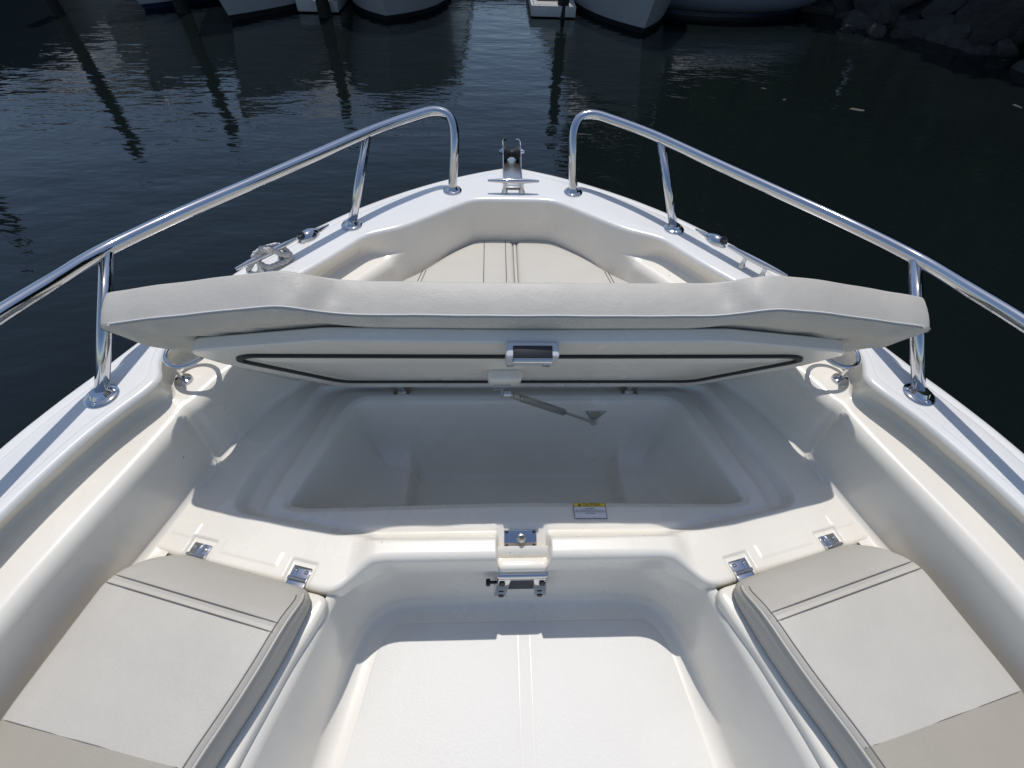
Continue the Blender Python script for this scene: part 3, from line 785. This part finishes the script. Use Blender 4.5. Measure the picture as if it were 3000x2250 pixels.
def hull_boat(name, label, bow, head, L, B, H, hullm='hullg', stripe=True, cabin=1, blunt=2.2):
    """bow: world x, y of the stem at the sheer; head: direction from stem to stern, degrees clockwise from +Y"""
    e = empty(name, (bow[0], bow[1], WZ)); e.rotation_euler = (0, 0, -R(head)); tag(e, label, 'boat', 'boats moored across the water')
    N = 26; ts = [(k/(N-1))**1.5 for k in range(N)]
    def hb(t, f): return B/2*f*(1-(1-min(1, t/.42))**blunt)*(1-.08*max(0, t-.5))
    levels = [(-.35, .30, .20), (-.05, .78, .16), (.0, .82, .15), (.04, .83, .143), (.065, .84, .138), (H*.45, .92, .075), (H*.80, .985, .025), (H, 1.0, .0)]
    def ring(z, f, rake): return [(hb(t, f), rake*L*.6+t*(L-rake*L*.6), z+(H*.12*(1-t)**2 if z > .2 else 0)) for t in ts]
    def both(lv):
        rr = []
        for lvv in lv:
            r = ring(*lvv); rr.append([(-x, y, z) for x, y, z in r[::-1]]+r[1:] if False else [(-x, y, z) for x, y, z in r[:0:-1]]+r)
        return rr
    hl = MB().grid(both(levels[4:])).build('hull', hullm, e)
    MB().grid(both(levels[2:5])).build('boot_stripe', 'navy' if stripe else 'anti', e)
    MB().grid(both(levels[:3])).build('bottom', 'anti', e)
    r = ring(H, 1.0, 0); MB().tube([(x+.012, y-.005, z-.03) for x, y, z in r], .022, 8).tube([(-x-.012, y-.005, z-.03) for x, y, z in r], .022, 8).build('rub_rail', 'navy', e)
    MB().grid([[(-x, y, z-.01) for x, y, z in r], [(-x*.4, y, z+.05) for x, y, z in r], [(x*.4, y, z+.05) for x, y, z in r], [(x, y, z-.01) for x, y, z in r]]).build('deck', 'hullw', e)
    if cabin:
        y0, y1 = L*.34, L*.62; w0 = B*.34; hc = H+.05
        rows = []
        for y, ww, z in ((y0, w0*.8, hc), (y0+.35, w0*.85, hc+.38*cabin), (y0+.55, w0*.85, hc+.72*cabin), (y1, w0*.9, hc+.74*cabin), (y1+.05, w0, hc)):
            rows.append([(-ww, y, hc-.02), (-ww*.94, y, z*.9+hc*.1), (-ww*.7, y, z), (ww*.7, y, z), (ww*.94, y, z*.9+hc*.1), (ww, y, hc-.02)])
        cb = MB().grid(rows).build('cabin', 'hullw', e)
        MB().add([(-w0*.6, y0+.06, hc+.12), (w0*.6, y0+.06, hc+.12), (w0*.62, y0+.33, hc+.35*cabin), (-w0*.62, y0+.33, hc+.35*cabin)], [(0, 1, 2, 3)]).build('windscreen_cover', 'hullw', cb, False)
        MB().box((0, L-.15, H+.05), (.45, .35, .55), None, .06).build('outboard_motor', 'hullw', e)
    for sx in (-1, 1):
        pts = [(sx*hb(t, 1)*.93, t*L, H*1.12+.30-.05*t) for t in (.02, .06, .12, .2, .3, .38)]
        MB().tube(pts+[(pts[-1][0], pts[-1][1]+.12, H+.04)], .014, 8).build('pulpit_rail', 'chrome', e)
    return e
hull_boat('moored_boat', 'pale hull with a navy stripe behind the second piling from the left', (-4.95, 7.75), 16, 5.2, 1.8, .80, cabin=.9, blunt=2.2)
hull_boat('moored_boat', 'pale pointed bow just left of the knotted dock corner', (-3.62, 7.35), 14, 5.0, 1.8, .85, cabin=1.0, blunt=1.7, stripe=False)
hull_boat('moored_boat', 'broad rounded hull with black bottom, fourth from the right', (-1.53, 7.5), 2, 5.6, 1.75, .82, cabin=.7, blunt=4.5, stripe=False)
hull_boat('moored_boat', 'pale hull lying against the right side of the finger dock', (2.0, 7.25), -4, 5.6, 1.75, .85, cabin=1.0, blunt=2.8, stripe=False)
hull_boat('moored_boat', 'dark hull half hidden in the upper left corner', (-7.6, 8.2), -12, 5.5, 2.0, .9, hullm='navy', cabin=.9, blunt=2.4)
# inflatable
rb = empty('inflatable_boat', (4.15, 8.5, WZ)); rb.rotation_euler = (0, 0, R(12)); tag(rb, 'grey inflatable boat with pale bands beside the rocks', 'boat', 'boats moored across the water')
bt = [(-1.9, .9, .34), (-1.2, .35, .34), (-.4, .18, .34), (.4, .28, .36), (1.1, .75, .42), (1.5, 1.4, .46), (1.45, 2.1, .46), (1.0, 2.6, .42), (.2, 2.8, .36), (-.9, 2.75, .34), (-1.9, 2.6, .34)]
c_ = catmull(bt, 6)
MB().tube(c_, .25, 18).build('tube', 'tubeg', rb)
for zz in (.07, .15): MB().tube([(p.x*1.0, p.y-.245+.05*(zz-.07)*10 if p.y < 1.6 else p.y+.24, p.z+zz-.10) for p in c_], .018, 8).build('band', 'tubew', rb)
V = [(p.x*.95, p.y*.9+.18, .0) for p in c_]; MB().add(V+[(p[0]*.8, p[1]*.8+.3, -.3) for p in V]+[(x, y, .34) for x, y, z in V], [tuple(range(len(V))), tuple(range(2*len(V), 3*len(V)))]+[(i, i+1, len(V)+i+1, len(V)+i) for i in range(len(V)-1)]+[(i, i+1, 2*len(V)+i+1, 2*len(V)+i) for i in range(len(V)-1)]).build('rigid_hull', 'navy', rb)
MB().box((-.4, 1.6, .62), (.55, .6, .7), None, .08).build('console', 'hullw', rb)
# docks
def dock(name, label, x0, x1, y0, y1, along='x', top=.30):
    e = empty(name, ((x0+x1)/2, (y0+y1)/2, WZ)); tag(e, label, 'dock'); cx, cy = (x0+x1)/2, (y0+y1)/2; w_, h_ = x1-x0, y1-y0
    n = int((h_ if along == 'y' else w_)/.15); me = None
    for k in range(n):
        if along == 'y': c, d = (0, -h_/2+(k+.5)*h_/n, top-.02), (w_-.02, h_/n-.012, .035)
        else: c, d = (-w_/2+(k+.5)*w_/n, 0, top-.02), (w_/n-.012, h_-.02, .035)
        if me is None: b = MB().box((0, 0, 0), d, None, .004).build('plank', 'wood', e); me = b.data; b.location = c
        else: b = link('plank', me, e, c)
        b.location.z += random.uniform(-.004, .004)
    for sx in (-1, 1):
        MB().box((sx*(w_/2+.012), 0, top-.07), (.035, h_+.05, .13), None, .008).build('edge_beam', 'fascia', e)
        MB().box((0, sx*(h_/2+.012), top-.07), (w_+.06, .035, .13), None, .008).build('edge_beam', 'fascia', e)
    k = 0
    L_ = max(w_, h_)
    for k in range(max(1, int(L_/1.2))):
        p = -L_/2+.6+k*1.2
        MB().box(((p, 0, .02) if w_ > h_ else (0, p, .02)), ((.8, h_*.8, .30) if w_ > h_ else (w_*.8, .8, .30)), None, .03).build('float', 'anti', e)
    return e
dock('floating_dock', 'weathered main dock running behind the moored boats', -7.5, 3.2, 10.6, 12.2, 'x')
dock('finger_dock', 'grey finger dock with white edges beside the piling', .50, 1.08, 8.4, 10.55, 'y', .15)
dock('finger_dock', 'white edged finger dock between the two left pale hulls', -2.75, -2.25, 8.3, 10.55, 'y', .15)
def piling(x, y, h, label, r=.085):
    e = empty('piling', (x, y, WZ)); tag(e, label, 'piling', 'dark wooden mooring pilings')
    MB().tube([(0, 0, .25), (.01, 0, h*.6), (0, .01, h-.02), (0, 0, h)], [r, r*.98, r*.95, r*.85], 18).build('shaft', 'pile', e)
    MB().tube([(0, 0, -1.5), (0, 0, .0), (0, 0, .25)], [r*1.05, r*1.08, r*1.01], 18).build('weedy_foot', 'weed', e)
piling(-5.75, 7.85, 1.9, 'tall dark piling at the far left of the hulls'); piling(-4.28, 8.15, 1.7, 'dark piling in front of the striped hull')
piling(-2.38, 8.15, 1.35, 'short dark piling at the corner of the left finger dock'); piling(.93, 8.45, 1.65, 'dark piling through the end of the right finger dock', .08)
piling(-7.4, 6.6, 2.6, 'dark piling out at the left, seen only as a reflection')
# mooring line drooping from the pointed bow to the dock corner
o = rope([(-3.0, 7.75, .55), (-2.75, 7.95, .36), (-2.5, 8.15, .20), (-2.38, 8.28, .13)], .014, 'dock_line', None, .07); tag(o, 'pale line drooping from the pointed bow to the dock', 'rope')
# shore rocks
rm = []
for k in range(6):
    bm = bmesh.new(); bmesh.ops.create_icosphere(bm, subdivisions=3, radius=1); rs = np.random.RandomState(k+3)
    pl = [(Vector(rs.normal(size=3)).normalized(), rs.uniform(.42, .75)) for _ in range(13)]
    for v in bm.verts:
        for nrm, dd in pl:
            t = v.co.dot(nrm)
            if t > dd: v.co -= nrm*(t-dd)*.98
        v.co *= 1+.05*math.sin(v.co.x*7+k)*math.sin(v.co.y*6)*math.cos(v.co.z*8)
    me = bpy.data.meshes.new('rock'); bm.to_mesh(me); bm.free(); me.materials.append(M['rock']); me.shade_smooth(); me.set_sharp_from_angle(angle=R(28)); rm.append(me)
bl = catmull([(q[0], q[1], 0) for q in bankL], 8)
ORD = 'first second third fourth fifth sixth seventh eighth ninth tenth eleventh twelfth thirteenth fourteenth fifteenth sixteenth seventeenth eighteenth nineteenth twentieth twenty-first twenty-second twenty-third twenty-fourth twenty-fifth twenty-sixth'.split()
cnt = [0, 0, 0]
def in_view(q, m_=.25):
    d = Vector(q)-CAMP; dz = d.dot(Fv)
    return dz > 0 and abs(d.dot(Rt)/dz) < 1.0815+m_ and abs(d.dot(Uv)/dz) < .811+m_*.35
for i, p in enumerate(bl):
    if p.y < 2 or p.y > 11.5: continue
    for k in range(3):
        d = (-.35, .35, 1.1)[k]+random.uniform(-.25, .25); z = (WZ-.05, .12, .55)[k]
        sc = random.uniform(.22, .55); q = (p.x+d*.86+random.uniform(-.2, .2), p.y+d*.5+random.uniform(-.2, .2), z+random.uniform(-.1, .1)); kk = random.randrange(6)
        rr_ = [random.uniform(a_, b_) for a_, b_ in ((.8, 1.4), (.8, 1.3), (.55, .9), (-.5, .5), (-.5, .5), (0, 6))]
        if not in_view(q): continue
        o = link('shore_rock', rm[kk], None, q)
        o.scale = (sc*rr_[0], sc*rr_[1], sc*rr_[2]); o.rotation_euler = rr_[3:]
        tag(o, ORD[min(cnt[k], 25)]+' dark boulder from the inflatable boat '+('along the waterline', 'part way up the bank', 'along the top of the bank')[k], 'rock', 'boulders of the right bank'); cnt[k] += 1
for q, sc, lb in (((5.35, 8.05), .17, 'largest'), ((5.05, 8.15), .10, 'leftmost and smallest'), ((5.65, 7.9), .13, 'rightmost')):
    o = link('shore_rock', rm[2], None, (*q, WZ+.02)); o.scale = (sc*1.3, sc, sc*.8); o.rotation_euler.z = q[0]*5
    tag(o, lb+' of three small stones breaking the surface off the bank', 'rock', 'small stones off the bank')
# trees
def leaf_mesh(seed, n, rx, rz, m):
    rs = np.random.RandomState(seed); cl = []
    for _ in range(34):
        d = rs.normal(size=3); d /= np.linalg.norm(d); rr = rs.uniform(.35, 1.0)**.5
        cl.append((d*np.array([rx, rx, rz])*rr*.85, rs.uniform(.5, 1.0)*rx*.34))
    V = []; F = []
    per = n//34
    for c, r in cl:
        for _ in range(per):
            d = rs.normal(size=3); d /= np.linalg.norm(d); p = c+d*r*rs.uniform(.3, 1.0)
            a = rs.normal(size=3); a /= np.linalg.norm(a); b = np.cross(a, rs.normal(size=3)); b /= np.linalg.norm(b); s = rs.uniform(.12, .27)
            k = len(V); V += [p-a*s, p+b*s*.45, p+a*s, p-b*s*.45]; F.append((k, k+1, k+2, k+3))
    me = bpy.data.meshes.new('crown'); me.from_pydata([tuple(map(float, v)) for v in V], [], F); me.materials.append(M[m]); return me
def trunk_mesh(seed, h):
    rs = np.random.RandomState(seed); mb = MB()
    mb.tube([(0, 0, -.4), (.05, 0, h*.3), (-.05, .08, h*.6), (.05, 0, h*.9)], [.22, .17, .12, .04], 10)
    for k in range(9):
        z = h*(.25+.6*k/9); a = k*2.4; l = h*.28*(1-.4*k/9)
        mb.tube([(0, 0, z), (math.cos(a)*l*.5, math.sin(a)*l*.5, z+l*.3), (math.cos(a)*l, math.sin(a)*l, z+l*.75)], [.07, .05, .015], 6)
    o_ = mb.build('trunk', 'bark', None); me = o_.data; bpy.data.objects.remove(o_); return me
kinds = [(leaf_mesh(1, 9000, 2.6, 3.6, 'leafa'), trunk_mesh(1, 8.0)), (leaf_mesh(2, 9000, 2.9, 3.2, 'leafb'), trunk_mesh(2, 7.2)), (leaf_mesh(3, 8000, 2.2, 4.0, 'leafa'), trunk_mesh(3, 8.6))]
for i, (x, y, sc, kd) in enumerate([(4.6, 15.5, 1.0, 0), (6.6, 12.2, 1.05, 1), (8.3, 10.0, 1.1, 2), (8.0, 8.3, .95, 0), (9.6, 6.6, 1.05, 1), (10.4, 10.6, 1.3, 0), (11.0, 4.2, 1.1, 2), (13.2, 7.6, 1.4, 1), (6.8, 17.5, 1.3, 2), (13.0, .8, 1.2, 0), (6.2, 10.6, .8, 0), (8.9, 12.6, 1.2, 1), (5.4, 13.6, .95, 2), (7.1, 9.3, .7, 1), (12.0, 9.0, 1.35, 2)]):
    e = empty('bank_tree', (x, y, .5)); e.scale = (sc,)*3; e.rotation_euler.z = i*1.3
    tag(e, 'leafy tree on the right bank, seen only mirrored in the dark water', 'tree', 'trees on the right bank')
    link('trunk', kinds[kd][1], e); link('crown', kinds[kd][0], e, (0, 0, 4.2 if kd != 2 else 4.6))
# shrubs under the trees
sm = leaf_mesh(9, 5000, 1.9, 1.5, 'leafb')
for i, (x, y, sc) in enumerate([(5.2, 12.9, 1.0), (6.3, 11.3, .9), (7.3, 9.9, 1.0), (8.2, 8.6, .9), (9.2, 7.2, 1.0), (10.4, 5.8, 1.0), (4.4, 14.8, 1.1), (11.6, 4.2, 1.1), (8.4, 11.2, 1.3), (10.0, 8.8, 1.3), (6.6, 14.2, 1.3)]):
    e = empty('bank_shrub', (x, y, .8)); e.scale = (sc,)*3; e.rotation_euler.z = i*2.1
    tag(e, 'dense shrub on the right bank, seen only mirrored in the dark water', 'shrub', 'shrubs on the right bank')
    link('foliage', sm, e, (0, 0, 1.2)); MB().tube([(0, 0, -.4), (.05, .02, .5), (.1, 0, 1.4)], [.06, .045, .02], 8).build('stem', 'bark', e)
# houses on the far shore
def house(x, y, w_, d, h, m, label):
    e = empty('waterside_house', (x, y, .8)); tag(e, label, 'house', 'houses on the far shore')
    MB().box((0, 0, h/2), (w_, d, h)).build('wall', m, e, False)
    MB().add([(-w_/2-.3, -d/2-.3, h), (w_/2+.3, -d/2-.3, h), (w_/2+.3, d/2+.3, h), (-w_/2-.3, d/2+.3, h), (-w_/2-.3, 0, h+w_*.28), (w_/2+.3, 0, h+w_*.28)], [(0, 1, 5, 4), (2, 3, 4, 5), (0, 4, 3), (1, 2, 5), (0, 1, 2, 3)]).build('roof', 'roof', e, False)
    for fl in range(int(h//2.7)):
        for k in range(int(w_//2.2)):
            f = MB().box((-w_/2+1.2+k*2.2, -d/2-.03, 1.5+fl*2.7), (1.0, .1, 1.3), None, .01).build('window', 'fascia', e); MB().box((-w_/2+1.2+k*2.2, -d/2-.07, 1.5+fl*2.7), (.82, .06, 1.12)).build('pane', 'glass', f, False)
house(-23, 33, 9, 8, 6.2, 'wallb', 'two storey board house on the far left shore'); house(-13.5, 36, 8, 8, 5.8, 'wallc', 'brown brick house on the far shore, right of the board house')
# scraps afloat
for k, (x, y, r) in enumerate(((3.68, 5.2, .09), (3.0, 5.43, .03), (5.55, 5.4, .06), (2.9, 5.75, .03))):
    n = 9; V = [(r*math.cos(q*6.283/n)*random.uniform(.7, 1.1), r*.4*math.sin(q*6.283/n)*random.uniform(.6, 1.1), .006) for q in range(n)]
    o = MB().add(V+[(v[0]*.8, v[1]*.8, -.01) for v in V], [tuple(range(n)), tuple(range(n, 2*n))]+[(i, (i+1) % n, n+(i+1) % n, n+i) for i in range(n)]).build('floating_scrap', 'ped', None)
    o.location = (x, y, WZ); o.rotation_euler.z = -.3+k
    tag(o, ['largest pale scrap floating on the dark water at right', 'small pale scrap left of the largest one', 'pale scrap floating near the right edge', 'tiny pale speck afloat farthest from the boat'][k], 'scrap', 'scraps afloat')
